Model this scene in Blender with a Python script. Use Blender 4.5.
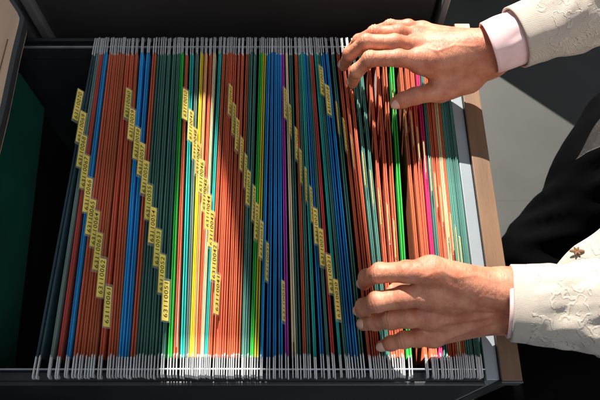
import bpy, bmesh, math, random
import numpy as np
from mathutils import Vector, Matrix, noise
random.seed(7)
S = bpy.context.scene
for o in list(bpy.data.objects): bpy.data.objects.remove(o)
C = S.collection
R = math.radians

# ------------------------------------------------------------ camera
CH = 0.54; TILT = R(24.7); F = 598.0
cam_d = bpy.data.cameras.new("camera"); cam = bpy.data.objects.new("camera", cam_d); C.objects.link(cam)
cam.location = (0, 0, CH); cam.rotation_euler = (TILT, 0, 0)
cam_d.sensor_width = 36; cam_d.lens = 36 * F / 600; cam_d.clip_start = 0.01; cam_d.clip_end = 60
cam_d.dof.use_dof = True; cam_d.dof.focus_distance = 0.60; cam_d.dof.aperture_fstop = 11
S.camera = cam
def P(px, py, z=0.0):
    """point at height z that lies on the line of sight of a pixel (600 x 400)"""
    v = Vector(((px - 300) / F, -(py - 200) / F, -1)); v.rotate(cam.rotation_euler)
    t = (z - CH) / v.z
    return Vector((v.x * t, v.y * t, z))

# ------------------------------------------------------------ light
w = bpy.data.worlds.new("World"); S.world = w; w.use_nodes = True
bg = w.node_tree.nodes["Background"]; bg.inputs[0].default_value = (0.86, 0.93, 1.0, 1); bg.inputs[1].default_value = 0.26
EL = R(39); LD = 7.0
sun_to = Vector((-0.22, 1.0, 0)).normalized() * math.cos(EL) + Vector((0, 0, math.sin(EL)))
LP = Vector((0.1, 0.25, 0)) + sun_to * LD
sd = bpy.data.lights.new("window_sunlight", 'SPOT'); so = bpy.data.objects.new("window_sunlight", sd); C.objects.link(so)
so.location = LP; so.rotation_euler = (-(sun_to)).to_track_quat('-Z', 'Y').to_euler()
sd.energy = 6700; sd.shadow_soft_size = 0.022; sd.spot_size = R(30); sd.spot_blend = 0.1; sd.color = (1.0, 0.93, 0.84)
ad = bpy.data.lights.new("fill_lamp", 'AREA'); ao = bpy.data.objects.new("fill_lamp", ad); C.objects.link(ao)  # soft fill added to lift the ambient light, no actual fitting
ao.location = (0.5, -0.5, 1.5); ao.rotation_euler = (Vector((0.5, -0.7, 1.5))).to_track_quat('Z', 'Y').to_euler()
ad.energy = 6.5; ad.size = 0.9; ad.color = (0.93, 0.96, 1.0)
S.view_settings.view_transform = 'Standard'; S.view_settings.look = 'None'; S.view_settings.exposure = 0.0
S.render.engine = 'CYCLES'

# ------------------------------------------------------------ materials
def rgb(c): return (c[0], c[1], c[2], 1)
def mat(name, col, rough=0.6, metal=0.0, var=0.15, scale=60, bump=0.0, bscale=300, stretch=None, sss=0, spec=0.5, coat=0, orand=0, streak=0):
    m = bpy.data.materials.new(name); m.use_nodes = True; nt = m.node_tree; n = nt.nodes; l = nt.links
    b = n["Principled BSDF"]
    tc = n.new("ShaderNodeTexCoord"); mp = n.new("ShaderNodeMapping"); l.new(tc.outputs["Object"], mp.inputs[0])
    if stretch: mp.inputs["Scale"].default_value = stretch
    no = n.new("ShaderNodeTexNoise"); no.inputs["Scale"].default_value = scale; no.inputs["Detail"].default_value = 5
    l.new(mp.outputs[0], no.inputs[0])
    cr = n.new("ShaderNodeValToRGB"); cr.color_ramp.elements[0].position = 0.3; cr.color_ramp.elements[1].position = 0.7
    cr.color_ramp.elements[0].color = rgb([x * (1 - var) for x in col]); cr.color_ramp.elements[1].color = rgb([min(1, x * (1 + var)) for x in col])
    l.new(no.outputs[0], cr.inputs[0]); src = cr.outputs[0]
    if streak:   # fibres and wear that run along the card
        m3 = n.new("ShaderNodeMapping"); m3.inputs["Scale"].default_value = (1, 0.012, 0.6); l.new(tc.outputs["Object"], m3.inputs[0])
        n3 = n.new("ShaderNodeTexNoise"); n3.inputs["Scale"].default_value = 1500; n3.inputs["Detail"].default_value = 3; l.new(m3.outputs[0], n3.inputs[0])
        r3 = n.new("ShaderNodeMapRange"); r3.inputs[1].default_value = 0.3; r3.inputs[2].default_value = 0.7; r3.inputs[3].default_value = 1 - streak; r3.inputs[4].default_value = 1 + streak; l.new(n3.outputs[0], r3.inputs[0])
        h3 = n.new("ShaderNodeHueSaturation"); l.new(src, h3.inputs["Color"]); l.new(r3.outputs[0], h3.inputs["Value"]); src = h3.outputs[0]
    if orand:
        oi = n.new("ShaderNodeObjectInfo"); r4 = n.new("ShaderNodeMapRange"); r4.inputs[3].default_value = 1 - orand; r4.inputs[4].default_value = 1 + orand * 1.2; l.new(oi.outputs["Random"], r4.inputs[0])
        h4 = n.new("ShaderNodeHueSaturation"); l.new(src, h4.inputs["Color"]); l.new(r4.outputs[0], h4.inputs["Value"])
        r5 = n.new("ShaderNodeMapRange"); r5.inputs[3].default_value = 0.508; r5.inputs[4].default_value = 0.492; l.new(oi.outputs["Random"], r5.inputs[0]); l.new(r5.outputs[0], h4.inputs["Hue"]); src = h4.outputs[0]
    l.new(src, b.inputs["Base Color"])
    b.inputs["Roughness"].default_value = rough; b.inputs["Metallic"].default_value = metal
    b.inputs["Specular IOR Level"].default_value = spec; b.inputs["Coat Weight"].default_value = coat
    if sss:
        b.inputs["Subsurface Weight"].default_value = sss; b.inputs["Subsurface Radius"].default_value = (0.010, 0.004, 0.002)
        b.inputs["Subsurface Scale"].default_value = 0.6
    if bump:
        n2 = n.new("ShaderNodeTexNoise"); n2.inputs["Scale"].default_value = bscale; n2.inputs["Detail"].default_value = 6
        l.new(mp.outputs[0], n2.inputs[0])
        bu = n.new("ShaderNodeBump"); bu.inputs["Strength"].default_value = bump; bu.inputs["Distance"].default_value = 0.001
        l.new(n2.outputs[0], bu.inputs["Height"]); l.new(bu.outputs[0], b.inputs["Normal"])
    return m
COL = {'O': (0.60, 0.125, 0.046), 'B': (0.008, 0.29, 0.68), 'T': (0.015, 0.43, 0.40), 'G': (0.065, 0.215, 0.18), 'L': (0.02, 0.52, 0.05),
       'Y': (0.80, 0.66, 0.02), 'M': (0.72, 0.015, 0.20), 'U': (0.42, 0.05, 0.42), 'C': (0.78, 0.64, 0.40), 'R': (0.62, 0.07, 0.05), 'A': (0.85, 0.42, 0.16), 'S': (0.14, 0.22, 0.20), 'N': (0.025, 0.075, 0.10)}
CNAME = {'O': 'orange-red', 'B': 'blue', 'T': 'turquoise', 'G': 'dark green', 'L': 'bright green', 'Y': 'yellow', 'M': 'magenta pink',
         'U': 'purple', 'C': 'cream', 'R': 'red', 'A': 'apricot', 'S': 'grey green', 'N': 'slate blue'}
FM = {k: mat(CNAME[k].replace(' ', '_').replace('-', '_') + '_card', v, 0.75, var=0.14, scale=35, bump=0.25, bscale=500, stretch=(1, 0.25, 1), orand=0.28, streak=0.28) for k, v in COL.items()}
FHL = {k: mat(CNAME[k].replace(' ', '_').replace('-', '_') + '_crease_highlight', [x * 0.86 + 0.055 for x in v], 0.7, var=0.2, scale=160, stretch=(1, 0.1, 1), orand=0.2) for k, v in COL.items()}  # paler hem edges: light caught on the creases put into the colour
M_paper = mat('white_paper', (0.74, 0.70, 0.62), 0.8, var=0.08, scale=40)
M_bar = mat('hanger_metal', (0.60, 0.62, 0.64), 0.34, 0.30, var=0.12, scale=120, orand=0.2)
M_yel = mat('label_paper', (0.88, 0.72, 0.14), 0.6, var=0.08, scale=80, orand=0.16)
M_ink = mat('label_ink', (0.03, 0.03, 0.025), 0.8)
M_black = mat('black_steel', (0.014, 0.016, 0.018), 0.42, 0.0, var=0.25, scale=20, bump=0.08, bscale=700)
M_floorp = mat('drawer_bottom_steel', (0.006, 0.007, 0.008), 0.6)
M_rail = mat('rail_steel', (0.035, 0.040, 0.045), 0.35, 0.3, var=0.2, scale=30, bump=0.05)
M_lip = mat('rail_lip_steel', (0.34, 0.38, 0.42), 0.35, 0.5, var=0.2, scale=60)
M_green = mat('green_board', (0.010, 0.12, 0.085), 0.6, var=0.2, scale=12, bump=0.2)
M_gwall = mat('grey_steel', (0.27, 0.31, 0.34), 0.38, 0.1, var=0.08, scale=15, bump=0.05)
M_brown = mat('brown_laminate', (0.165, 0.092, 0.05), 0.5, var=0.2, scale=25, bump=0.2, bscale=150, stretch=(3, 0.5, 1))
M_pale = mat('pale_laminate', (0.60, 0.41, 0.29), 0.55, var=0.12, scale=25, bump=0.15, bscale=150, stretch=(3, 0.4, 1))
M_dgrey = mat('dark_grey_edge', (0.06, 0.065, 0.07), 0.4, 0.2, var=0.2, scale=30)
M_mgrey = mat('mid_grey_steel', (0.20, 0.20, 0.20), 0.4, 0.3, var=0.2, scale=20)
M_back = mat('charcoal_steel', (0.036, 0.033, 0.032), 0.33, 0.0, var=0.35, scale=5, bump=0.06, bscale=500)

def plastic():
    m = bpy.data.materials.new('clear_plastic'); m.use_nodes = True; b = m.node_tree.nodes["Principled BSDF"]
    b.inputs["Base Color"].default_value = (0.8, 0.82, 0.75, 1); b.inputs["Alpha"].default_value = 0.13; b.inputs["Roughness"].default_value = 0.12
    return m
M_plas = plastic()

# ------------------------------------------------------------ mesh helpers
def link(name, me, m=None, parent=None):
    o = bpy.data.objects.new(name, me); C.objects.link(o)
    if m is not None: me.materials.append(m)
    if parent is not None: o.parent = parent
    return o
def mesh(name, v, f, smooth=False):
    me = bpy.data.meshes.new(name); me.from_pydata([tuple(a) for a in v], [], [tuple(a) for a in f])
    if smooth:
        me.polygons.foreach_set("use_smooth", [True] * len(me.polygons))
    me.update(); return me
def tag(o, label=None, cat=None, group=None, kind=None):
    if label: o['label'] = label
    if cat: o['category'] = cat
    if group: o['group'] = group
    if kind: o['kind'] = kind
    return o
def empty(name, loc=(0, 0, 0), rz=0):
    o = bpy.data.objects.new(name, None); C.objects.link(o); o.location = loc; o.rotation_euler = (0, 0, rz); o.empty_display_size = 0.02; return o
def boxes_bm(lst, bev=0.0):
    bm = bmesh.new()
    for (x0, x1, y0, y1, z0, z1) in lst:
        r = bmesh.ops.create_cube(bm, size=1)
        for v in r['verts']:
            v.co = Vector(((x0 + x1) / 2 + v.co.x * (x1 - x0), (y0 + y1) / 2 + v.co.y * (y1 - y0), (z0 + z1) / 2 + v.co.z * (z1 - z0)))
    if bev: bmesh.ops.bevel(bm, geom=bm.edges[:], offset=bev, segments=2, affect='EDGES', profile=0.6)
    return bm
def bm_obj(name, bm, m, parent=None, smooth=False):
    me = bpy.data.meshes.new(name); bm.to_mesh(me); bm.free()
    if smooth: me.polygons.foreach_set("use_smooth", [True] * len(me.polygons))
    return link(name, me, m, parent)
def boxo(name, b, m, parent=None, bev=0.0006): return bm_obj(name, boxes_bm([b] if not isinstance(b, list) else b, bev), m, parent)
def prism(name, pts, vec, m, parent=None):
    n = len(pts); v = [Vector(p) for p in pts] + [Vector(p) + Vector(vec) for p in pts]
    f = [list(range(n))[::-1], list(range(n, 2 * n))] + [[i, (i + 1) % n, n + (i + 1) % n, n + i] for i in range(n)]
    bm = bmesh.new(); vs = [bm.verts.new(a) for a in v]
    for q in f: bm.faces.new([vs[i] for i in q])
    bmesh.ops.recalc_face_normals(bm, faces=bm.faces[:])
    return bm_obj(name, bm, m, parent)

# ------------------------------------------------------------ setting: floor
FZ = -0.66
def floor_mat():
    m = bpy.data.materials.new('floor_tiles'); m.use_nodes = True; nt = m.node_tree; n = nt.nodes; l = nt.links; b = n["Principled BSDF"]
    tc = n.new("ShaderNodeTexCoord"); br = n.new("ShaderNodeTexBrick"); br.offset = 0
    br.inputs["Scale"].default_value = 1.0; br.inputs["Brick Width"].default_value = 0.6; br.inputs["Row Height"].default_value = 0.6
    br.inputs["Mortar Size"].default_value = 0.0016; br.inputs["Mortar Smooth"].default_value = 0.6
    br.inputs["Color1"].default_value = (0.060, 0.061, 0.058, 1); br.inputs["Color2"].default_value = (0.056, 0.057, 0.054, 1); br.inputs["Mortar"].default_value = (0.048, 0.048, 0.047, 1)
    mp = n.new("ShaderNodeMapping"); mp.inputs["Location"].default_value = (0.35, 0.05, 0)
    l.new(tc.outputs["Object"], mp.inputs[0]); l.new(mp.outputs[0], br.inputs[0])
    no = n.new("ShaderNodeTexNoise"); no.inputs["Scale"].default_value = 9; no.inputs["Detail"].default_value = 8; l.new(tc.outputs["Object"], no.inputs[0])
    mx = n.new("ShaderNodeMix"); mx.data_type = 'RGBA'; mx.blend_type = 'OVERLAY'; mx.inputs[0].default_value = 0.25
    l.new(br.outputs[0], mx.inputs[6]); l.new(no.outputs[0], mx.inputs[7]); l.new(mx.outputs[2], b.inputs["Base Color"])
    b.inputs["Roughness"].default_value = 0.55
    return m
tag(boxo('floor', (-2.5, 3, -2.5, 3.2, FZ - 0.05, FZ), floor_mat(), bev=0), 'grey tiled floor beyond the drawer', kind='structure')

# unseen board added out of frame; its outline shapes the sun patches
M_blocker = mat('blocker_surface', (0.5, 0.48, 0.44), 0.9)
WY = 1.25
def to_blocker_plane(x, y, z=0.0, wy=WY):
    a = Vector((x, y, z)); t = (wy - y) / (LP.y - y); return a + (LP - a) * t
def light_blocker(name, pts, label, wy=WY, z=0.0):
    o = prism(name, [to_blocker_plane(x, y, z, wy) for x, y in pts], (0, 0.012, 0), M_blocker); tag(o, label, 'light_blocker'); return o
tmp_blocker = boxo('sun_blocker', (0, 0.001, 0, 0.001, 0, 0.001), M_blocker)
bpy.data.objects.remove(tmp_blocker)
light_blocker('sun_blocker', [(-1.0, -0.5), (-0.122, -0.5), (-0.120, 0.37), (-0.098, 0.372), (-0.030, 0.06), (0.02, -0.5), (0.085, -0.5), (0.075, 0.10), (0.056, 0.30), (0.036, 0.62), (-1.0, 0.62)],
      'unseen board added out of frame to shape the sunlight on the folders')

# ------------------------------------------------------------ drawer
D = tag(empty('file_drawer', (0, 0.26, -0.27)), 'open black steel file drawer with brown front edge, full of hanging folders', 'drawer')
def dp(o): o.parent = D; o.matrix_parent_inverse = Matrix.Translation(-D.location); return o
XL, XR = -0.345, 0.1638
# near rail
dp(boxo('hanging_rail', (XL, XR, 0.0842, 0.0856, -0.0045, -0.0015), M_lip))
dp(boxo('rail_web', (XL, XR, 0.0842, 0.0854, -0.0235, -0.0047), M_rail))
dp(boxo('rail_ledge', (XL, XR, 0.0757, 0.0840, -0.016, -0.0125), M_rail))
dp(boxo('side_panel', (XL, XR, 0.0715, 0.0755, -0.272, -0.0085), M_black, bev=0.0012))
dp(boxo('hanging_rail', (XL, XR, 0.4395, 0.4409, -0.0045, -0.0015), M_lip))
dp(boxo('rail_web', (XL, XR, 0.4397, 0.4409, -0.0235, -0.0047), M_rail))
dp(boxo('rail_ledge', (XL, XR, 0.4411, 0.4520, -0.016, -0.0125), M_rail))
dp(boxo('side_panel', (XL, XR, 0.4522, 0.4570, -0.272, -0.0065), M_black, bev=0.0012))
dp(boxo('inner_side', (XL, XR, 0.4410, 0.4425, -0.27, -0.0205), M_rail))
dp(boxo('drawer_bottom', (XL, XR, 0.0757, 0.4408, -0.272, -0.266), M_floorp))
dp(boxo('back_panel', (XL - 0.004, XL, 0.0757, 0.4520, -0.265, -0.006), M_black))
dp(boxo('front_inner_panel', (XR, 0.1755, 0.0757, 0.4570, -0.272, -0.003), M_gwall, bev=0.0008))
fp = dp(boxo('front_panel', (0.1757, 0.1915, 0.0755, 0.4600, -0.30, -0.0005), M_black, bev=0.0008))
dp(boxo('front_edge', (0.1756, 0.1935, 0.0742, 0.4585, -0.0003, 0.0030), M_brown, bev=0.0007))
dp(boxo('front_edge_sunlit_end', (0.1754, 0.1934, 0.4587, 0.4680, -0.010, 0.0045), M_pale, bev=0.0012))  # far end of the brown edge, its sunlight put in as paler colour
dp(boxo('edge_trim', (0.1748, 0.1938, 0.0723, 0.0740, -0.012, 0.0032), M_dgrey, bev=0.0004))

# green board standing in the empty back of the drawer
gb = tag(prism('divider_board', [(-0.329, 0.086, -0.03), (-0.329, 0.425, -0.03), (-0.329, 0.425, -0.105), (-0.329, 0.086, -0.165)], (0.003, 0, 0), M_green), 'dark green divider board standing in the empty left end of the drawer', 'divider')
# cabinet top at the left (pale wood with grey edge)
cab = tag(empty('cabinet', (-0.6, 0.2, FZ)), 'cabinet body with pale wood top and dark grey edge, at the left picture border', 'cabinet')
def cp(o): o.parent = cab; o.matrix_parent_inverse = Matrix.Translation(-cab.location); return o
zt = 0.035
def top_outline(z, dx):
    return [(-0.9, -0.4), (P(0, 107, zt).x + dx, -0.4), (P(0, 107, zt).x + dx, P(0, 107, zt).y), (P(12, 50, zt).x + dx, P(12, 50, zt).y), (P(18.5, 24, zt).x + dx, P(18.5, 24, zt).y),
            (P(19.5, 18, zt).x + dx, P(19.5, 18, zt).y), (P(17, 12, zt).x + dx, P(17, 12, zt).y), (P(9, 0, zt).x + dx, P(9, 0, zt).y), (P(-20, -45, zt).x + dx, P(-20, -45, zt).y), (-0.9, P(-20, -45, zt).y)]
cp(prism('cabinet_top', [(x, y, zt - 0.02) for x, y in top_outline(zt, 0)], (0, 0, 0.02), M_pale))
cp(prism('top_edge', [(x, y, zt - 0.010) for x, y in top_outline(zt, 0.0050)], (0, 0, 0.0096), M_dgrey))
for q in (0.009, 0.018):
    cp(boxo('groove_strip', (P(0, 107, zt).x - q - 0.0011, P(0, 107, zt).x - q, 0.20, 0.42, zt + 0.0002, zt + 0.0006), M_brown, bev=0))
# keep the body behind the drawer box
cp(boxo('cabinet_side', (-0.9, XL - 0.03, -0.4, 0.50, FZ, zt - 0.048), M_black))
# slot lines printed on the top
for k in range(0):
    pass

# neighbouring cabinet beyond the drawer
nb = tag(empty('cabinet', (-0.05, 0.52, FZ)), 'charcoal steel cabinet standing beyond the drawer along the top picture border', 'cabinet')
def np_(o): o.parent = nb; o.matrix_parent_inverse = Matrix.Translation(-nb.location); return o
YB = 0.492
def wallx(px, py):
    v = Vector(((px - 300) / F, -(py - 200) / F, -1)); v.rotate(cam.rotation_euler); t = YB / v.y; return v.x * t
np_(boxo('front_panel', (wallx(59, 43) , wallx(428, 30), YB, YB + 0.008, FZ, 0.03), M_back, bev=0.002))
np_(boxo('cabinet_body', (wallx(0, 20) - 0.05, wallx(448, 14) - 0.003, YB + 0.012, YB + 0.10, FZ, 0.026), M_black))
np_(boxo('side_strip', (wallx(34, 43), wallx(41, 43), YB - 0.006, YB + 0.012, FZ, 0.03), M_mgrey, bev=0.001))
np_(boxo('side_strip', (wallx(50, 43), wallx(58.5, 43), YB - 0.010, YB + 0.0118, FZ, 0.03), M_mgrey, bev=0.002))
np_(boxo('side_strip', (wallx(434, 27), wallx(440.5, 27), YB - 0.008, YB + 0.0118, FZ, 0.03), M_mgrey, bev=0.002))

# unseen low board added to cast the floor shadow at the top right
f1, f2 = P(480, 64, FZ), P(590, 136.5, FZ); dirf = (f2 - f1).normalized()
fA = f1 - dirf * 0.25; fB = f2 + dirf * 0.5
WP = 1.30
tA, tB = to_blocker_plane(fA.x, fA.y, FZ, WP), to_blocker_plane(fB.x, fB.y, FZ, WP)
pb = prism('shade_board', [(tA.x, WP, FZ), tuple(tA), tuple(tB), (tB.x, WP, FZ)], (0, 0.02, 0), M_mgrey)
tag(pb, 'unseen low grey board added to shade the floor at the top right', 'shade_board')

# ------------------------------------------------------------ hanging folders
YE0, YE1 = P(300, 357).y, P(300, 52).y     # ends of the card
YH0, YH1 = 0.0772, 0.4535                   # ends of the hooks
FL = YE1 - YE0
def card_mesh(wav, seed, lean):
    """one card of a folder: hem round the bar, then the thin sheet down to the fold"""
    prof = [(-0.00028, -0.225), (-0.00028, -0.010), (-0.00062, -0.0085), (-0.00075, -0.003), (-0.0005, -0.0008), (0, 0.0001),
            (0.0005, -0.0008), (0.00075, -0.003), (0.00062, -0.0085), (0.00028, -0.010), (0.00028, -0.225)]
    n = 16; v = []; f = []
    for i in range(n + 1):
        t = i / n; y = (t - 0.5) * FL
        for (x, z) in prof:
            amp = wav * (0.25 + min(1, -z / 0.05))
            dx = amp * noise.noise(Vector((seed * 3.7, y * 9, z * 6))) + (-z / 0.225) * lean
            dz = 0.0006 * noise.noise(Vector((seed * 1.3, y * 14, 5))) if z > -0.2 else 0
            v.append((x + dx, y, z + dz))
    k = len(prof)
    for i in range(n):
        for j in range(k - 1):
            a = i * k + j; f.append((a, a + 1, a + k + 1, a + k))
    f.append(tuple(range(k))[::1]); f.append(tuple(n * k + j for j in range(k))[::-1])
    me = mesh('cover', v, f, True)
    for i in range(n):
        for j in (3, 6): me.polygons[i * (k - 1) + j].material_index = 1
    return me
def bar_mesh():
    bm = bmesh.new()
    y0, y1 = -0.5 * FL - (YE0 - YH0), 0.5 * FL + (YH1 - YE1)
    t = 0.00045
    def strip(pts, th):
        # side outline in YZ extruded in x
        vs = [bm.verts.new((-th, p[0], p[1])) for p in pts] + [bm.verts.new((th, p[0], p[1])) for p in pts]; n = len(pts)
        bm.faces.new(vs[:n][::-1]); bm.faces.new(vs[n:])
        for i in range(n): bm.faces.new((vs[i], vs[(i + 1) % n], vs[n + (i + 1) % n], vs[n + i]))
    zt, zb = 0.0012, -0.0022
    outline = [(y0 + 0.002, zt), (y0, zt - 0.0015), (y0 - 0.0002, -0.004), (y0 + 0.0012, -0.0062), (y0 + 0.0028, -0.004), (y0 + 0.0034, zb + 0.0005),
               (y1 - 0.0034, zb + 0.0005), (y1 - 0.0028, -0.004), (y1 - 0.0012, -0.0062), (y1 + 0.0002, -0.004), (y1, zt - 0.0015), (y1 - 0.002, zt), (0.5 * FL - .001, zt), (0.5 * FL - .006, -.0016), (-0.5 * FL + .006, -.0016), (-0.5 * FL + .001, zt)]
    strip(outline, t)
    bmesh.ops.recalc_face_normals(bm, faces=bm.faces[:])
    bmesh.ops.triangulate(bm, faces=[q for q in bm.faces if len(q.verts) > 4])
    me = bpy.data.meshes.new('hanger_bar'); bm.to_mesh(me); bm.free(); me.materials.append(M_bar); return me
BAR = bar_mesh()
_tc = {}
def number_mesh(s):
    cu = bpy.data.curves.new('t', 'FONT'); cu.body = s; cu.size = 1; cu.extrude = 0.0; cu.space_character = 1.14; cu.offset = 0.006
    ob = bpy.data.objects.new('t', cu); C.objects.link(ob)
    dg = bpy.context.evaluated_depsgraph_get(); dg.update()
    me = bpy.data.meshes.new_from_object(ob.evaluated_get(dg)); bpy.data.objects.remove(ob)
    xs = [v.co.x for v in me.vertices]; ys = [v.co.y for v in me.vertices]
    sx = 0.0325 / (max(xs) - min(xs)); sy = 0.0045 / (max(ys) - min(ys)); cx = (max(xs) + min(xs)) / 2; cy = (max(ys) + min(ys)) / 2
    for v in me.vertices: v.co = Vector(((v.co.x - cx) * sx, (v.co.y - cy) * sy, 0))
    me.materials.clear(); me.materials.append(M_ink); me.name = 'number'
    return me
def rbox(w_, h_, t_, r=0.0012):
    pts = []
    for (sx, sy, a0) in ((1, 1, 0), (-1, 1, 90), (-1, -1, 180), (1, -1, 270)):
        for k in range(4):
            a = R(a0 + k * 30); pts.append((sx * (w_ / 2 - r) + r * math.cos(a), sy * (h_ / 2 - r) + r * math.sin(a)))
    n = len(pts); v = [(x, y, -t_ / 2) for x, y in pts] + [(x, y, t_ / 2) for x, y in pts]
    f = [tuple(range(n))[::-1], tuple(range(n, 2 * n))] + [(i, (i + 1) % n, n + (i + 1) % n, n + i) for i in range(n)]
    return v, f
v_, f_ = rbox(0.0410, 0.0092, 0.0009); PLM = mesh('tab_sleeve', v_, f_); PLM.materials.append(M_plas)
v_, f_ = rbox(0.0372, 0.0072, 0.0003, 0.0004); INM = mesh('label_insert', v_, f_); INM.materials.append(M_yel)

# (x at the far end, x at the near end, colour, pixel row of the tab, half gap px)
L1 = [(93.5, 38, 'N', 106), (98, 51, 'S', 128), (101, 58.5, 'R', 151), (105.2, 67.5, 'B', 172), (110.8, 75, 'O', 195), (114.8, 81, 'O', 217), (119, 87, 'O', 229), (123.2, 93.2, 'O', 252),
      (127.4, 101, 'O', 277), (131.8, 109.5, 'O', 306),
      (135.8, 114.5, 'O', 104), (141.5, 120, 'B', 124), (148.3, 126, 'B', 143), (154, 132, 'O', 160), (159, 138, 'G', 178), (164, 144, 'G', 202), (169, 150, 'G', 226), (174, 156.5, 'G', 248), (178, 162.5, 'G', 274), (181.8, 169, 'L', 300),
      (186.3, 175, 'O', None),
      (191, 181.8, 'T', 104), (196.5, 187, 'S', 126), (201.3, 191, 'Y', 145), (206, 195, 'A', 160), (210.3, 198.6, 'O', 177), (214.2, 201.8, 'C', 195), (219.5, 205.6, 'T', 212), (223.8, 210, 'O', 230), (227.6, 214.6, 'O', 262), (231.3, 219, 'O', 294),
      (235, 223.6, 'O', 101), (238.6, 228.2, 'O', 120), (242.3, 232.6, 'O', 136), (246.8, 237.3, 'O', 154), (250.6, 242.2, 'G', 172), (255.4, 246.7, 'G', 188), (260.2, 251.2, 'L', 204), (264.6, 256, 'Y', 222), (268.6, 261.5, 'B', 240), (272.4, 268.5, 'B', 262),
      (276, 274.6, 'B', None), (279.3, 281, 'B', None), (282.4, 286.2, 'U', 302),
      (286.2, 293.6, 'C', 104), (290.4, 299, 'G', 121), (295.4, 304.4, 'O', 145), (299.2, 308.6, 'G', 167), (302.5, 315.4, 'T', 186), (305.6, 321.6, 'B', 205), (308.8, 328, 'G', 226), (312, 333.2, 'R', 248), (316, 340.2, 'T', 274), (318.9, 345.8, 'G', 300),
      (322.6, 351, 'B', 80), (326.8, 356, 'B', 100), (332.6, 362, 'G', 119),
      (337.6, 369.3, 'O', 136), (342.6, 374, 'O', 152), (347.8, 379, 'O', None), (354.3, 384.2, 'G', 170), (360.5, 388.8, 'G', 190), (368.5, 393.6, 'O', 208), (376.5, 398.6, 'O', 224), (384.5, 403.6, 'O', 240), (391.5, 410, 'L', 100),
      (400, 427, 'O', 118), (405.5, 432, 'O', 129), (411, 436.5, 'O', 146), (416.4, 441.2, 'M', 160), (421, 446.3, 'G', 176), (424.5, 451.2, 'O', 192), (428, 455.6, 'O', 206), (431.5, 460, 'C', 222), (434.4, 464.4, 'O', 234), (437.2, 468.8, 'G', 246),
      (440.2, 472.6, 'G', 258), (442.6, 476.6, 'G', None), (444.6, 480.4, 'G', None)]
# context words for labels: runs of one colour
runs = []
for i, t in enumerate(L1):
    if runs and runs[-1][0] == t[2]: runs[-1][1].append(i)
    else: runs.append([t[2], [i]])
ORD = ['first', 'second', 'third', 'fourth', 'fifth', 'sixth', 'seventh', 'eighth', 'ninth', 'tenth']
ctx = {}
for ri, (c, idx) in enumerate(runs):
    lft = CNAME[runs[ri - 1][0]] if ri else None; rgt = CNAME[runs[ri + 1][0]] if ri + 1 < len(runs) else None
    for k, i in enumerate(idx):
        place = ('between the %s and %s ones' % (lft.split('-')[0], rgt.split('-')[0])) if lft and rgt else ('at the empty left end' if not lft else 'beside the brown drawer front')
        ctx[i] = (ORD[k] + ' of %d ' % len(idx) if len(idx) > 1 else 'alone ') + place
num = 70
def TILTS(i, xt, ty):
    h = random.uniform(-6, 6)
    if i < 22: return 36 + h
    if i < 31: return 30 + h
    if i < 44: return 19 + h
    if i < 50: return 20 + h
    if i < 56: return 38 + h * .3
    if i < 60: return 14 + h
    return 13 + h * .5
zone_names = ['far left', 'left', 'centre left', 'centre right', 'right', 'far right']
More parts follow.
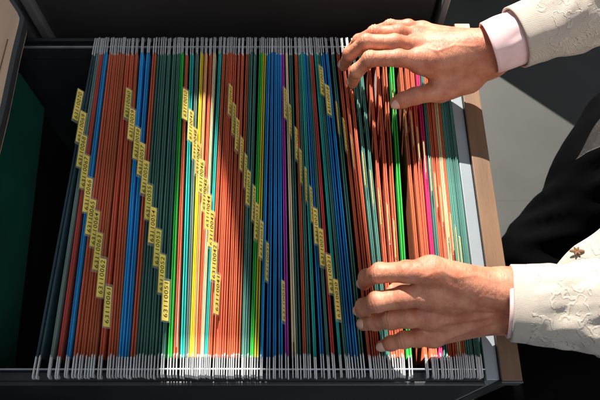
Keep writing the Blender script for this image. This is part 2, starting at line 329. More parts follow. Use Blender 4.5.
for i, (xt, xb, c, ty, ) in enumerate(L1):
    A, B = P(xt, 52), P(xb, 357)
    mid = (A + B) / 2; rz = -math.atan2(A.x - B.x, A.y - B.y)
    z0 = random.uniform(-0.0006, 0.0006)
    root = empty('hanging_folder', (mid.x + random.uniform(-.0004, .0004), mid.y, z0), rz)
    # distance to neighbours gives the gap between the two cards
    nx = [P(L1[j][1], 357).x for j in (i - 1, i + 1) if 0 <= j < len(L1)]; dmin = min(abs(B.x - q) for q in nx)
    nt_ = [P(L1[j][0], 52).x for j in (i - 1, i + 1) if 0 <= j < len(L1)]; dmin = min(dmin, min(abs(A.x - q) for q in nt_) * 1.15)
    g = min(0.0017, max(0.00082, dmin * random.uniform(0.18, 0.27)))
    if i == 0: g = 0.0014
    for s in (-1, 1):
        wv = min(0.0005, dmin * 0.10)
        rr_ = random.uniform(-1, 1) * min(0.003, dmin * 0.5)
        cm = card_mesh(wv, i * 2 + s, -s * g * 0.8); co = link('cover', cm, FM[c], root); cm.materials.append(FHL[c]); co.location = (s * g, 0, random.uniform(-0.0012, 0.0004))
        co.rotation_euler = (0, 0, rr_)
        bo = link('hanger_bar', BAR, None, root); bo.location = (s * g + random.uniform(-.0001, .0001), random.uniform(-.0008, .0008), -0.0016)
        bo.rotation_euler = (0, 0, rr_)
    if c in 'CA' or i in (3, 7, 20, 28, 33, 46, 52, 60, 63, 66, 70, 72, 75):
        pt = [(random.uniform(-.0003, .0003), random.uniform(.295, .318), -.0035 - random.uniform(0, .004)) for _ in range(2)]
        pb = boxes_bm([(-.00035 + q * .0007 + a_, .00030 + q * .0007 + a_, -b_ / 2, b_ / 2, -.215, c_) for q, (a_, b_, c_) in zip((-.5, .5), pt)])
        bm_obj('papers', pb, M_paper, root)
    txt = ''
    if ty is not None:
        s8 = '631100%02d' % num; num -= 1; txt = s8
        tx = xt + (xb - xt) * 0  # column follows the card line below
        yw = P(300, ty, 0.004).y; u = (yw - mid.y)
        tilt = R(TILTS(i, xt, ty))
        tb = link('tab_sleeve', PLM, None, root)
        # local x of the sleeve -> +Y (reads away from the viewer), local y -> up and to the left
        up = Vector((-math.sin(tilt), 0, math.cos(tilt))); ax = Vector((0, 1, 0)); nrm = ax.cross(up)
        Mx = Matrix((ax, up, nrm)).transposed().to_4x4()
        base = Vector((-g, u, 0.0005)) + up * 0.0048
        tb.matrix_local = Matrix.Translation(base) @ Mx @ Matrix.Rotation(random.uniform(-.02, .02), 4, 'Z')
        ins = link('label_insert', INM, None, tb); ins.location = (random.uniform(-.001, .001), 0.0008, 0.0007)
        nm = link('number', number_mesh(s8), None, tb); nm.location = (0, 0.0008, 0.00092)
    mode = ('tagged ' + txt) if txt else 'without tab'
    tag(root, '%s folder %s, %s' % (CNAME[c], mode, ctx[i]), 'file folder', 'hanging folders in the drawer')

# ------------------------------------------------------------ implicit surfaces (one continuous skin)
def rcone(Pt, a, b, r1, r2):
    a = np.array(a, np.float32); b = np.array(b, np.float32); ba = b - a; L2 = float(ba @ ba) + 1e-12
    h = np.clip(((Pt - a) @ ba) / L2, 0, 1)
    d = np.linalg.norm(Pt - a - h[..., None] * ba, axis=-1)
    return d - (r1 + (r2 - r1) * h)
def smin(a, b, k):
    h = np.clip(0.5 + 0.5 * (b - a) / k, 0, 1); return b + (a - b) * h - k * h * (1 - h)
def surface_nets(fn, lo, hi, st):
    lo = np.array(lo, np.float32); n = [int(math.ceil((hi[i] - lo[i]) / st)) + 1 for i in range(3)]
    gx, gy, gz = [lo[i] + np.arange(n[i], dtype=np.float32) * st for i in range(3)]
    Pt = np.stack(np.meshgrid(gx, gy, gz, indexing='ij'), -1); Dv = fn(Pt).astype(np.float32)
    Dv = np.pad(Dv[1:-1, 1:-1, 1:-1], 1, constant_values=1.0)
    ins = Dv < 0
    cs = [(i, j, k) for i in (0, 1) for j in (0, 1) for k in (0, 1)]
    sh = [m_ - 1 for m_ in n]
    def cor(A, c): return A[c[0]:c[0] + sh[0], c[1]:c[1] + sh[1], c[2]:c[2] + sh[2]]
    cnt = sum(cor(ins, c).astype(np.int8) for c in cs); act = (cnt > 0) & (cnt < 8)
    ii = np.argwhere(act); idx = -np.ones(sh, np.int64); idx[act] = np.arange(len(ii))
    vals = {c: cor(Dv, c)[act] for c in cs}; acc = np.zeros((len(ii), 3)); num_ = np.zeros(len(ii))
    for a_ in cs:
        for ax in range(3):
            if a_[ax] == 0:
                b2 = list(a_); b2[ax] = 1; b2 = tuple(b2); va, vb = vals[a_], vals[b2]; m_ = (va < 0) != (vb < 0)
                t = np.where(m_, va / np.where(m_, va - vb, 1), 0); p = np.tile(np.array(a_, float), (len(ii), 1)); p[:, ax] = t
                acc[m_] += p[m_]; num_[m_] += 1
    V = lo + (ii + acc / num_[:, None]) * st
    Fs = []
    for ax in range(3):
        u, v = [(1, 2), (2, 0), (0, 1)][ax]
        sl0 = [slice(1, sh[q]) for q in range(3)]; sl0[ax] = slice(0, sh[ax])
        sl1 = list(sl0); sl1[ax] = slice(1, sh[ax] + 1)
        A, B = ins[tuple(sl0)], ins[tuple(sl1)]
        e = np.argwhere(A != B); off = np.array([sl0[q].start for q in range(3)]); pos = A[tuple(e.T)]; e = e + off
        def g(du, dv):
            q = e.copy(); q[:, u] -= du; q[:, v] -= dv; return idx[tuple(q.T)]
        quad = np.stack([g(1, 1), g(0, 1), g(0, 0), g(1, 0)], 1)
        quad[~pos] = quad[~pos][:, ::-1]; Fs.append(quad)
    Fq = np.concatenate(Fs); Fq = Fq[(Fq >= 0).all(1)]
    return V, Fq
def arr(p): return np.array(tuple(p), np.float32)

def hand_fn(fingers, thumb, palm, extras, veins, kf=0.004, kp=0.009):
    """fingers: list of [(point, radius)...]; palm: list of cones"""
    def fn(Pt):
        dp_ = None
        for (a, b, r1, r2) in palm:
            q = rcone(Pt, a, b, r1, r2); dp_ = q if dp_ is None else smin(dp_, q, kp)
        out = None
        for fg in fingers:
            q = None
            for (a, ra), (b, rb) in zip(fg[:-1], fg[1:]):
                c = rcone(Pt, a, b, ra, rb); q = c if q is None else smin(q, c, 0.0022)
            # knuckle swelling
            for (a, ra) in fg[1:-1]:
                c = np.linalg.norm(Pt - a - np.array((0, 0, 0.0008), np.float32), axis=-1) - ra * 1.0; q = smin(q, c, 0.003)
            out = q if out is None else smin(out, q, 0.0012)
        q = None
        for (a, ra), (b, rb) in zip(thumb[:-1], thumb[1:]):
            c = rcone(Pt, a, b, ra, rb); q = c if q is None else smin(q, c, 0.004)
        d = smin(dp_, out, 0.0055); d = smin(d, q, 0.007)
        for (a, b, r1, r2, k) in extras: d = smin(d, rcone(Pt, a, b, r1, r2), k)
        near = np.abs(d) < 0.004; Q = Pt[near]; dd = d[near]
        for fg in fingers:            # knuckle wrinkles across the back of each finger joint
            for (i0, sg, am) in ((2, .0042, .00042), (3, .0026, .00026), (1, .003, .00010)):
                J = fg[i0][0]; ax = fg[i0 + 1][0] - fg[i0 - 1][0]; ax = ax / np.linalg.norm(ax); rel = Q - J; t = rel @ ax
                rad = np.linalg.norm(rel - t[:, None] * ax, axis=-1); up = np.clip((rel[:, 2]) / (rad + 1e-5) * 1.3 + 0.1, 0, 1)
                wgt = np.exp(-(t / sg) ** 2) * up * (rad < fg[i0][1] * 1.5)
                dd = dd + am * wgt * np.cos(2 * np.pi * (t + 0.10 * rel[:, 1] * np.sin(rel[:, 1] * 500)) / .0027)
        for line in veins:            # veins under the skin of the back of the hand
            best = np.full(len(Q), 1.0, np.float32)
            for a, b in zip(line[:-1], line[1:]):
                a2, b2 = a[:2], b[:2]; ba = b2 - a2; h = np.clip(((Q[:, :2] - a2) @ ba) / (ba @ ba), 0, 1)
                best = np.minimum(best, np.linalg.norm(Q[:, :2] - a2 - h[:, None] * ba, axis=-1))
            dd = dd - 0.00034 * np.exp(-(best / .0014) ** 2) * (Q[:, 2] > line[0][2] - .012)
        dd = dd + 0.00012 * np.sin(Q[:, 0] * 900 + 2 * np.sin(Q[:, 1] * 400)) * np.sin(Q[:, 1] * 520 + Q[:, 2] * 300) * 0.5
        d[near] = dd
        return d
    return fn
def px(l): return [(arr(P(a, b, c)), r) for (a, b, c, r) in l]

# right hand (far, top of the picture)
U_idx = px([(421, 61, .050, .0098), (398, 58, .060, .0084), (370, 59, .060, .0076), (357, 71, .044, .0068), (352.5, 83, .018, .0056)])
U_mid = px([(417, 47, .052, .0098), (394, 43, .064, .0084), (366, 42, .062, .0077), (350, 54, .044, .0068), (343.5, 66, .018, .0056)])
U_rng = px([(419, 38, .048, .0094), (398, 33, .060, .0080), (375, 33, .058, .0074), (359, 41, .042, .0066), (348, 53, .018, .0054)])
U_lit = px([(423, 32, .042, .0088), (408, 27, .050, .0072), (390, 26.5, .050, .0066), (373, 32, .038, .0058), (360, 40, .018, .0048)])
U_th = px([(468, 78, .033, .0125), (440, 91, .027, .0100), (415, 96, .030, .0086), (403, 100, .026, .0078), (396, 103, .022, .0066)])
wr = arr(P(486, 48, .062)); wr2 = arr(P(490, 60, .052))
U_palm = [(wr, U_idx[0][0], .0150, .0110), (wr, U_mid[0][0], .0145, .0110), (wr, U_rng[0][0], .0145, .0105), (wr, U_lit[0][0], .0140, .0100),
          (wr2, U_idx[0][0], .0155, .0105), (wr2, U_th[0][0], .0155, .0130), (U_th[0][0], U_th[1][0], .0130, .0105), (U_th[0][0], U_idx[0][0], .0110, .0090),
          (U_th[1][0] + arr((0.012, 0.004, 0.0)), U_idx[0][0] + arr((0.008, -0.002, -0.004)), .0075, .0080)]
fa = arr(P(575, 12, .092)); U_palm += [(wr, fa, .0155, .020), (wr2, fa, .0155, .020)]
wt = (wr * 0.6 + wr2 * 0.4)
U_ext = []
for fg in (U_idx, U_mid, U_rng, U_lit):
    m0 = fg[0][0] + arr((-0.002, 0, 0.0060)); U_ext.append((m0, m0, .0062, .0062, .006))
    U_ext.append((fg[0][0] + arr((0.002, 0, 0.0092)), wt * 0.75 + fg[0][0] * 0.25 + arr((0, 0, 0.0120)), .0019, .0017, .0035))
U_ext.append((wt + arr((0.004, 0.010, 0.010)), wt + arr((0.004, 0.010, 0.010)), .008, .008, .008))

# left hand (near, right of the picture)
W_idx = px([(431, 271, .080, .0104), (407, 272, .078, .0088), (380, 273, .068, .0080), (367, 278, .046, .0071), (364, 284, .018, .0060)])
W_mid = px([(430, 294, .065, .0108), (404, 297, .066, .0089), (377, 302, .060, .0082), (364, 307, .038, .0071), (360.5, 311, .018, .0061)])
W_rng = px([(430, 316, .044, .0100), (408, 318, .049, .0082), (391, 320, .048, .0077), (375, 322, .031, .0070), (363, 324, .017, .0060)])
W_lit = px([(433, 334, .026, .0090), (418, 338, .031, .0074), (404, 340, .031, .0068), (391, 343.5, .023, .0060), (382, 346, .015, .0049)])
W_th = px([(470, 285, .040, .013), (442, 282, .030, .0105), (420, 283, .020, .0090), (404, 287, .014, .0080), (394, 291, .011, .0066)])
v1 = arr(P(506, 290, .064)); v2 = arr(P(507, 312, .037))
W_palm = [(v1, W_idx[0][0], .0150, .0115), (v1, W_mid[0][0], .0155, .0115), (v2, W_rng[0][0], .0160, .0115), (v2, W_lit[0][0], .0155, .0105), (v2, W_mid[0][0], .0150, .0110),
          (v1, W_th[0][0], .0140, .0120), (W_th[0][0], W_th[1][0], .0120, .0105), (W_th[0][0], W_idx[0][0], .0100, .0090)]
fb = arr(P(590, 306, .070)); W_palm += [(v1, fb, .0155, .022), (v2, fb, .0160, .022)]
vt = (v1 + v2) / 2
nrmW = arr((0, -0.78, 0.63))
W_ext = []
for fg in (W_idx, W_mid, W_rng, W_lit):
    m0 = fg[0][0] + arr((-0.001, 0, 0)) + nrmW * 0.0062; W_ext.append((m0, m0, .0070, .0070, .006))
    W_ext.append((fg[0][0] + nrmW * 0.0105, vt * 0.72 + fg[0][0] * 0.28 + nrmW * 0.0135, .0020, .0017, .0035))

U_v = [[arr(P(*q)) for q in l_] for l_ in ([(410, 52, .06), (424, 50, .06), (436, 55, .06), (452, 52, .06), (472, 56, .06)], [(413, 34, .06), (428, 38, .06), (444, 36, .06), (462, 42, .06)], [(436, 55, .06), (446, 66, .06), (462, 68, .06), (480, 62, .06)], [(418, 72, .05), (432, 76, .05), (446, 76, .05)])]
W_v = [[arr(P(*q)) for q in l_] for l_ in ([(420, 287, .06), (434, 283, .06), (450, 288, .06), (468, 284, .06), (490, 290, .06)], [(420, 308, .05), (438, 306, .05), (454, 312, .05), (474, 306, .05), (494, 310, .05)], [(426, 326, .04), (444, 326, .04), (460, 322, .04)])]
VV, FF = [], []; off = 0
def add_part(V, Fq):
    global off
    VV.append(V); FF.append(Fq + off); off += len(V)
def bounds(ps, m):
    a = np.array(ps); return a.min(0) - m, a.max(0) + m
for (fs, th, pm, exs, vn) in (([U_idx, U_mid, U_rng, U_lit], U_th, U_palm, U_ext, U_v), ([W_idx, W_mid, W_rng, W_lit], W_th, W_palm, W_ext, W_v)):
    pts_ = [p for fg in fs + [th] for (p, r) in fg] + [p for c in pm[:-2] for p in c[:2]] + [pm[-1][0] * 0.4 + pm[-1][1] * 0.6]
    lo, hi = bounds(pts_, 0.020); V, Fq = surface_nets(hand_fn(fs, th, pm, exs, vn), lo, hi, 0.00085); add_part(V, Fq)
# arms, torso, neck and head (inside the clothes and beyond the picture)
elR = arr((0.47, 0.515, 0.13)); elL = arr((0.47, 0.085, 0.10)); shR = arr((0.70, 0.47, 0.34)); shL = arr((0.70, 0.09, 0.34))
hip = arr((0.86, 0.28, -0.16)); chest = arr((0.76, 0.28, 0.24)); neck = arr((0.70, 0.28, 0.42)); head = arr((0.63, 0.28, 0.56))
def body_fn(Pt):
    d = rcone(Pt, fa * 0.6 + wr * 0.4, elR, .020, .038)
    for (a, b, r1, r2) in ((fb * 0.6 + vt * 0.4, elL, .021, .038), (elR, shR, .038, .052), (elL, shL, .038, .052), (shR, chest, .055, .09), (shL, chest, .055, .09),
                           (chest, hip, .115, .13), (chest, neck, .07, .045), (neck, head, .045, .05)):
        d = smin(d, rcone(Pt, a, b, r1, r2), .03)
    for (c, r, k) in ((head + arr((0, 0, .02)), .085, .02), (head + arr((-.03, 0, -.04)), .055, .03)):
        d = smin(d, np.linalg.norm((Pt - c) * arr((1, 1.12, .9)), axis=-1) - r, k)
    nose = rcone(Pt, head + arr((-.082, 0, .01)), head + arr((-.100, 0, -.022)), .007, .011); d = smin(d, nose, .012)
    for s in (-1, 1):
        d = smin(d, rcone(Pt, head + arr((.0, s * .078, .015)), head + arr((-.004, s * .080, -.02)), .012, .009), .006)
        d = np.maximum(d, -(np.linalg.norm(Pt - head - arr((-.088, s * .032, .022)), axis=-1) - .012))
    return d
V, Fq = surface_nets(body_fn, (0.24, -0.06, -0.34), (1.04, 0.64, 0.70), 0.008); add_part(V, Fq)
V = np.concatenate(VV); Fq = np.concatenate(FF)
bme = mesh('person', [tuple(map(float, a)) for a in V], [tuple(map(int, a)) for a in Fq], True)

def skin_mat():
    m = bpy.data.materials.new('skin'); m.use_nodes = True; nt = m.node_tree; n = nt.nodes; l = nt.links; b = n["Principled BSDF"]
    tc = n.new("ShaderNodeTexCoord")
    no = n.new("ShaderNodeTexNoise"); no.inputs["Scale"].default_value = 55; no.inputs["Detail"].default_value = 6; no.inputs["Roughness"].default_value = 0.6; l.new(tc.outputs["Object"], no.inputs[0])
    cr = n.new("ShaderNodeValToRGB"); e = cr.color_ramp.elements; e[0].position = .34; e[1].position = .68
    e[0].color = (0.46, 0.148, 0.082, 1); e[1].color = (0.66, 0.305, 0.19, 1); l.new(no.outputs[0], cr.inputs[0]); l.new(cr.outputs[0], b.inputs["Base Color"])
    b.inputs["Roughness"].default_value = 0.5; b.inputs["Subsurface Weight"].default_value = 0.4; b.inputs["Subsurface Radius"].default_value = (1.0, 0.35, 0.18); b.inputs["Subsurface Scale"].default_value = 0.004
    # fine crossed skin lines and longer creases that run across the fingers
    vo = n.new("ShaderNodeTexVoronoi"); vo.feature = 'DISTANCE_TO_EDGE'; vo.inputs["Scale"].default_value = 620; l.new(tc.outputs["Object"], vo.inputs[0])
    mp = n.new("ShaderNodeMapping"); mp.inputs["Scale"].default_value = (3.2, 0.8, 1.0); l.new(tc.outputs["Object"], mp.inputs[0])
    n2 = n.new("ShaderNodeTexNoise"); n2.inputs["Scale"].default_value = 190; n2.inputs["Detail"].default_value = 5; n2.inputs["Distortion"].default_value = 0.8; l.new(mp.outputs[0], n2.inputs[0])
    b1 = n.new("ShaderNodeBump"); b1.inputs["Strength"].default_value = 0.35; b1.inputs["Distance"].default_value = 0.0005; l.new(vo.outputs[0], b1.inputs["Height"])
    b2 = n.new("ShaderNodeBump"); b2.inputs["Strength"].default_value = 0.55; b2.inputs["Distance"].default_value = 0.0013; l.new(n2.outputs[0], b2.inputs["Height"])
    l.new(b1.outputs[0], b2.inputs["Normal"]); l.new(b2.outputs[0], b.inputs["Normal"])
    return m
M_skin = skin_mat()
person = link('person', bme, M_skin)
tag(person, 'person in cream jacket over pink shirt, both hands reaching over the folders', 'person')
M_nail = mat('nail', (0.72, 0.42, 0.34), 0.3, var=0.05, scale=60, coat=0.3)
def nail(tip, prev, nrm, w_, l_):
    tip = Vector(tuple(map(float, tip))); prev = Vector(tuple(map(float, prev))); ax = (tip - prev).normalized(); nrm = Vector(nrm); nrm = (nrm - ax * nrm.dot(ax)).normalized(); sd_ = ax.cross(nrm)
    bm = bmesh.new(); bmesh.ops.create_uvsphere(bm, u_segments=20, v_segments=12, radius=1)
    for v in bm.verts:
        c = v.co.copy(); q = 1 - 0.0
        v.co = tip + ax * (c.x * l_) + sd_ * (c.y * w_) + nrm * (c.z * 0.0014 - 0.00012 * 0 - (c.y * c.y) * 0.0016)
    return bm_obj('fingernail', bm, M_nail, person, True)
def put_nail(fg, nrm, w_=.0046, l_=.0058, back=0.0025):
    (t, r), (p, rp) = fg[-1], fg[-2]; ax = (t - p) / np.linalg.norm(t - p); n_ = np.array(nrm, np.float32); n_ = n_ - ax * (n_ @ ax); n_ /= np.linalg.norm(n_)
    c = t - ax * back + n_ * (r + 0.0002); nail(c + ax * 0.0005, c - ax * 0.01, tuple(map(float, n_)), w_, l_)
put_nail(U_th, (-0.1, -0.75, 0.62), .0052, .0068)
for fg in (U_idx, U_mid, U_rng, U_lit): put_nail(fg, (-1, 0.1, 0.15), .0040, .0048, .0035)
for fg in (W_idx, W_mid, W_rng): put_nail(fg, (-1, -0.1, 0.2), .0044, .0050, .0040)
put_nail(W_lit, (-0.6, -0.5, 0.7), .0042, .0052)

# ------------------------------------------------------------ clothes
def loft(path, rad, n_seg=72, sub=10, fold=0.0, seed=0, thick=0.0018, squash=1.0, ribs=0):
    """tube of cloth along a path, open at both ends with a turned edge"""
    pts = [Vector(tuple(map(float, p))) for p in path]; cen = []; rr = []
    for i in range(len(pts) - 1):
        for k in range(sub):
            t = k / sub; cen.append(pts[i].lerp(pts[i + 1], t)); rr.append(rad[i] + (rad[i + 1] - rad[i]) * t)
    cen.append(pts[-1]); rr.append(rad[-1])
    v = []; f = []; rows = []
    N = len(cen); Ltot = 0
    for i in range(N):
        T = (cen[min(N - 1, i + 1)] - cen[max(0, i - 1)]).normalized(); sx = T.cross(Vector((0, 0, 1))).normalized(); uz = sx.cross(T)
        if i: Ltot += (cen[i] - cen[i - 1]).length
        for k in range(n_seg):
            a = 2 * math.pi * k / n_seg; c, s = math.cos(a), math.sin(a)
            env = min(1, Ltot / 0.025)
            q = noise.noise(Vector((c * 1.6 + seed, s * 1.6, Ltot * 26))) + 0.6 * noise.noise(Vector((c * 3.2, s * 3.2 + seed, Ltot * 62 + c * 3)))
            d = fold * q * env
            r = rr[i] + d
            v.append(cen[i] + sx * (c * r) + uz * (s * r * squash))
    for i in range(N - 1):
        for k in range(n_seg):
            k2 = (k + 1) % n_seg; f.append((i * n_seg + k, i * n_seg + k2, (i + 1) * n_seg + k2, (i + 1) * n_seg + k))
    # turned-in edge at the cuff
    base = len(v); T = (cen[1] - cen[0]).normalized()
    for j, (dr, dt) in enumerate(((-thick * 0.5, -thick * 0.4), (-thick, 0.0), (-thick, 0.03))):
        for k in range(n_seg):
            p = v[k]; rad_v = (p - cen[0]); v.append(p + rad_v.normalized() * dr + T * dt)
    prev = 0
    for j in range(3):
        b0 = base + j * n_seg
        for k in range(n_seg):
            k2 = (k + 1) % n_seg; f.append((prev + k2, prev + k, b0 + k, b0 + k2))
        prev = b0
    return v, f
def cloth_mat(name, col, kind):
    m = bpy.data.materials.new(name); m.use_nodes = True; nt = m.node_tree; n = nt.nodes; l = nt.links; b = n["Principled BSDF"]
    tc = n.new("ShaderNodeTexCoord"); b.inputs["Roughness"].default_value = 0.9; b.inputs["Specular IOR Level"].default_value = 0.2 if kind != 'black' else 0.03
    b.inputs["Sheen Weight"].default_value = 0.25 if kind != 'black' else 0.0
    no = n.new("ShaderNodeTexNoise"); no.inputs["Scale"].default_value = 45; no.inputs["Detail"].default_value = 7; l.new(tc.outputs["Object"], no.inputs[0])
    cr = n.new("ShaderNodeValToRGB"); cr.color_ramp.elements[0].position = .3; cr.color_ramp.elements[1].position = .7
    cr.color_ramp.elements[0].color = rgb([x * .86 for x in col]); cr.color_ramp.elements[1].color = rgb([min(1, x * 1.06) for x in col]); l.new(no.outputs[0], cr.inputs[0])
    l.new(cr.outputs[0], b.inputs["Base Color"])
    wv = n.new("ShaderNodeTexWave"); wv.inputs["Scale"].default_value = 380; wv.inputs["Distortion"].default_value = 2.0; wv.inputs["Detail"].default_value = 3; wv.bands_direction = 'Y'; l.new(tc.outputs["Object"], wv.inputs[0])
    b1 = n.new("ShaderNodeBump"); b1.inputs["Strength"].default_value = (0.45 if kind in ('lace', 'plain') else 0.05); b1.inputs["Distance"].default_value = 0.0008; l.new(wv.outputs[0], b1.inputs["Height"])
    last = b1
    if kind == 'lace':
        # raised embroidered cords that wander over the knit
        nd = n.new("ShaderNodeTexNoise"); nd.inputs["Scale"].default_value = 60; l.new(tc.outputs["Object"], nd.inputs[0])
        mxv = n.new("ShaderNodeMix"); mxv.data_type = 'RGBA'; mxv.inputs[0].default_value = 0.06; l.new(tc.outputs["Object"], mxv.inputs[6]); l.new(nd.outputs["Color"], mxv.inputs[7])
        vo = n.new("ShaderNodeTexNoise"); vo.inputs["Scale"].default_value = 30; vo.inputs["Detail"].default_value = 1.2; l.new(mxv.outputs[2], vo.inputs[0])
        mm = n.new("ShaderNodeMath"); mm.operation = 'MULTIPLY'; mm.inputs[1].default_value = 30; l.new(vo.outputs[0], mm.inputs[0])
        ms = n.new("ShaderNodeMath"); ms.operation = 'SINE'; l.new(mm.outputs[0], ms.inputs[0])
        ra = n.new("ShaderNodeValToRGB"); ra.color_ramp.elements[0].position = 0.35; ra.color_ramp.elements[0].color = (0, 0, 0, 1); ra.color_ramp.elements[1].position = 0.95; ra.color_ramp.elements[1].color = (1, 1, 1, 1); ra.color_ramp.interpolation = 'EASE'
        l.new(ms.outputs[0], ra.inputs[0])
        b2 = n.new("ShaderNodeBump"); b2.inputs["Strength"].default_value = 0.55; b2.inputs["Distance"].default_value = 0.0018; l.new(ra.outputs[0], b2.inputs["Height"]); l.new(b1.outputs[0], b2.inputs["Normal"])
        n3 = n.new("ShaderNodeTexNoise"); n3.inputs["Scale"].default_value = 70; n3.inputs["Detail"].default_value = 4; n3.inputs["Roughness"].default_value = 0.5; l.new(tc.outputs["Object"], n3.inputs[0])
        b3 = n.new("ShaderNodeBump"); b3.inputs["Strength"].default_value = 0.5; b3.inputs["Distance"].default_value = 0.003; l.new(n3.outputs[0], b3.inputs["Height"]); l.new(b2.outputs[0], b3.inputs["Normal"]); last = b3
        mc = n.new("ShaderNodeMix"); mc.data_type = 'RGBA'; l.new(ra.outputs[0], mc.inputs[0]); l.new(cr.outputs[0], mc.inputs[6]); mc.inputs[7].default_value = rgb([min(1, x * 1.1) for x in col]); l.new(mc.outputs[2], b.inputs["Base Color"])
    l.new(last.outputs[0], b.inputs["Normal"])
    return m
M_jack = cloth_mat('cream_lace_knit', (0.50, 0.445, 0.385), 'lace')
M_rib = cloth_mat('cream_ribbed_band', (0.50, 0.445, 0.385), 'plain')
M_pink = cloth_mat('pink_cotton', (0.78, 0.56, 0.57), 'smooth')
M_trou = cloth_mat('black_wool', (0.0028, 0.0028, 0.0035), 'black')
def tube_obj(name, m, parent, *a, **k):
    v, f = loft(*a, **k); return link(name, mesh(name, v, f, True), m, parent)
def A3(p): return Vector(tuple(map(float, p)))

# jacket: sleeves, back and the two open fronts are one garment
cU = A3(P(517, 37, .078)); hU = A3(P(600, 5, .095)); eU = A3(elR) + Vector((0, 0, .005))
cL = A3(P(514, 303, .057)); hL = A3(P(600, 308, .070)); eL = A3(elL)
bigv = []; bigf = []
def acc(v, f):
    o0 = len(bigv); bigv.extend(v); bigf.extend([tuple(i + o0 for i in q) for q in f])
def sleeve_fixed(c, h, e, s, r0, seed):
    acc(*loft([c + (h - c) * 0.15, h, e, A3(s), A3(chest) + Vector((0, (1 if s[1] > .28 else -1) * .04, .0))], [r0 * 1.0, r0 * 1.18, r0 * 1.75, r0 * 2.1, r0 * 2.5], sub=26, fold=0.0052, seed=seed, squash=0.95))
sleeve_fixed(cU, hU, eU, shR, .0315, 1.0)
sleeve_fixed(cL, hL, eL, shL, .0325, 9.0)
acc(*loft([A3(neck) + Vector((.03, 0, -.03)), A3(chest) + Vector((.02, 0, .06)), A3(chest) + Vector((.03, 0, -.1)), A3(hip)], [.07, .15, .155, .17], sub=20, fold=0.004, seed=4, squash=1.0))
def panel(grid, th=0.003, seed=0):
    """cloth panel through a coarse grid of points"""
    rows = []
    G = [[Vector(p) for p in r] for r in grid]; nu, nv = len(G) - 1, len(G[0]) - 1; su = 14
    def at(u, v):
        i = min(nu - 1, int(u)); j = min(nv - 1, int(v)); a, b = u - i, v - j
        return (G[i][j] * (1 - b) + G[i][j + 1] * b) * (1 - a) + (G[i + 1][j] * (1 - b) + G[i + 1][j + 1] * b) * a
    v = []; f = []; U, W_ = nu * su, nv * su
    for s in (0, 1):
        for i in range(U + 1):
            for j in range(W_ + 1):
                p = at(i / su, j / su); k = 0.006 * noise.noise(p * 18 + Vector((seed, 0, 0)))
                v.append(p + Vector((-k, k * .4, k - s * th)))
    m_ = (U + 1) * (W_ + 1)
    for i in range(U):
        for j in range(W_):
            a = i * (W_ + 1) + j; q = (a, a + 1, a + W_ + 2, a + W_ + 1); f.append(q); f.append(tuple(x + m_ for x in q[::-1]))
    edge = [(i * (W_ + 1), (i + 1) * (W_ + 1)) for i in range(U)] + [((i + 1) * (W_ + 1) + W_, i * (W_ + 1) + W_) for i in range(U)] + [(j + 1, j) for j in range(W_)] + [(U * (W_ + 1) + j, U * (W_ + 1) + j + 1) for j in range(W_)]
    for a, b in edge: f.append((a, b, b + m_, a + m_))
    return v, f
# near front (person's left) and far front (person's right)
acc(*panel([[P(548, 276, -.02), P(575, 246, -.02), P(606, 222, -.01)], [P(600, 300, -.02), P(625, 262, .0), P(640, 235, .02)], [A3(chest) + Vector((-.02, -.17, -.1)), A3(chest) + Vector((-.06, -.13, 0)), A3(chest) + Vector((-.08, -.07, .05))]], seed=2))
acc(*panel([[P(576, 157, .0), P(588, 138, .0), P(603, 113, .0)], [P(588, 150, .01), P(604, 130, .01), P(640, 110, .01)], [A3(chest) + Vector((-.08, .07, .05)), A3(chest) + Vector((-.06, .13, 0)), A3(chest) + Vector((-.02, .17, -.1))]], seed=6))
jk = link('jacket', mesh('jacket', bigv, bigf, True), M_jack, person)
# sleeve bands and shirt cuffs
def band(name, c, h, r, t0, t1, m, parent, seed, fold=0.0005, thick=.0022, squash=.95, tilt=0):
    return tube_obj(name, m, parent, [c + (h - c) * t0, c + (h - c) * t1], [r, r * 1.02], sub=10, fold=fold, seed=seed, thick=thick, squash=squash)
band('sleeve_band', cU, hU, .0312, -0.02, 0.19, M_rib, jk, 3)
band('sleeve_band', cL, hL, .0318, -0.04, 0.17, M_rib, jk, 5)
cuU = A3(P(489, 48, .068))
tube_obj('shirt_cuff', M_pink, person, [cuU, cU + (hU - cU) * .1, hU], [.0268, .0280, .0285], sub=14, fold=.0022, seed=8, squash=.9, thick=.0015)
tube_obj('shirt_cuff', M_pink, person, [cL + (hL - cL) * -.085, cL + (hL - cL) * .3], [.0292, .0285], sub=8, fold=.0006, seed=12, squash=.95, thick=.0015)
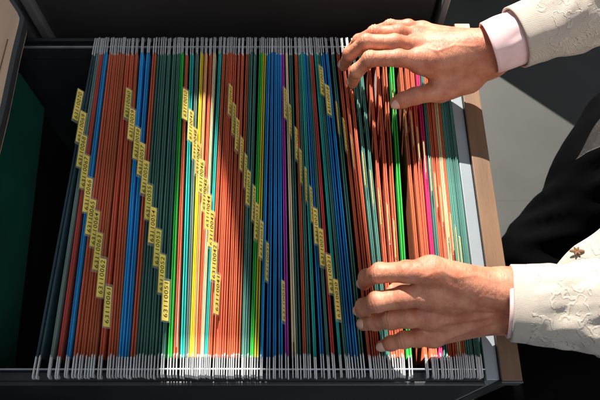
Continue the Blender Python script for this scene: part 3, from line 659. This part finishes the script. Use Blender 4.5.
# brown embroidered flower on the near jacket front
fl = bmesh.new(); fc = P(577, 251, -.012)
for k in range(6):
    a = k / 6 * 2 * math.pi; r = bmesh.ops.create_uvsphere(fl, u_segments=10, v_segments=6, radius=1)
    for v in r['verts']:
        c = v.co; d = Vector((math.cos(a), math.sin(a), 0)); s_ = Vector((-math.sin(a), math.cos(a), 0)); v.co = fc + (d * (0.0036 + c.x * 0.0038) + s_ * c.y * 0.0017) * (1.0 if k % 3 else 1.5) * 0.7 + Vector((0, 0, c.z * 0.0008))
bm_obj('embroidered_flower', fl, mat('brown_thread', (0.20, 0.10, 0.045), .9, bump=.4), jk, True)

# dark trousers: lap and thighs
kA = arr(P(544, 252, -.20)); kB = arr(P(535, 372, -.20))
def tr_fn(Pt):
    d = smin(rcone(Pt, kA, arr(P(656, 166, -.10)), .050, .100), rcone(Pt, arr(P(656, 166, -.10)), arr((0.83, 0.34, -0.15)), .10, .12), .03)
    d = smin(d, rcone(Pt, kB, arr((0.83, 0.20, -0.15)), .060, .105), .05)
    d = smin(d, rcone(Pt, kA, arr((kA[0] + .09, kA[1] - .01, -.64)), .050, .05), .02)
    d = smin(d, rcone(Pt, kB, arr((kB[0] + .09, kB[1], -.64)), .055, .05), .02)
    d = smin(d, rcone(Pt, (kA + kB) / 2 + arr((.06, 0, -.02)), arr((0.8, 0.28, -0.17)), .05, .09), .05)
    d = smin(d, rcone(Pt, arr((0.85, 0.28, -0.18)), arr((0.82, 0.28, 0.02)), .15, .12), .04)
    x, y, z = Pt[..., 0], Pt[..., 1], Pt[..., 2]
    return d + 0.004 * np.sin(38 * x + 60 * y + 8 * np.sin(22 * y)) * np.cos(20 * z + 30 * x)
lo, hi = (0.16, -0.1, -0.72), (1.04, 0.55, 0.16)
V, Fq = surface_nets(tr_fn, lo, hi, 0.008)
link('trousers', mesh('trousers', [tuple(map(float, a)) for a in V], [tuple(map(int, a)) for a in Fq], True), M_trou, person)
# hair
def hr_fn(Pt):
    c = head + arr((.03, 0, .045)); d = np.linalg.norm((Pt - c) * arr((1, 1.05, .95)), axis=-1) - .094
    d = smin(d, rcone(Pt, head + arr((.07, 0, .02)), head + arr((.09, 0, -.12)), .07, .05), .03)
    return np.maximum(d, -(np.linalg.norm(Pt - head - arr((-.07, 0, -.03)), axis=-1) - .085))
V, Fq = surface_nets(hr_fn, head - .25, head + .2, 0.007)
link('hair', mesh('hair', [tuple(map(float, a)) for a in V], [tuple(map(int, a)) for a in Fq], True), mat('black_hair', (.012, .009, .008), .4, bump=.6, bscale=200, stretch=(1, 6, 1)), person)
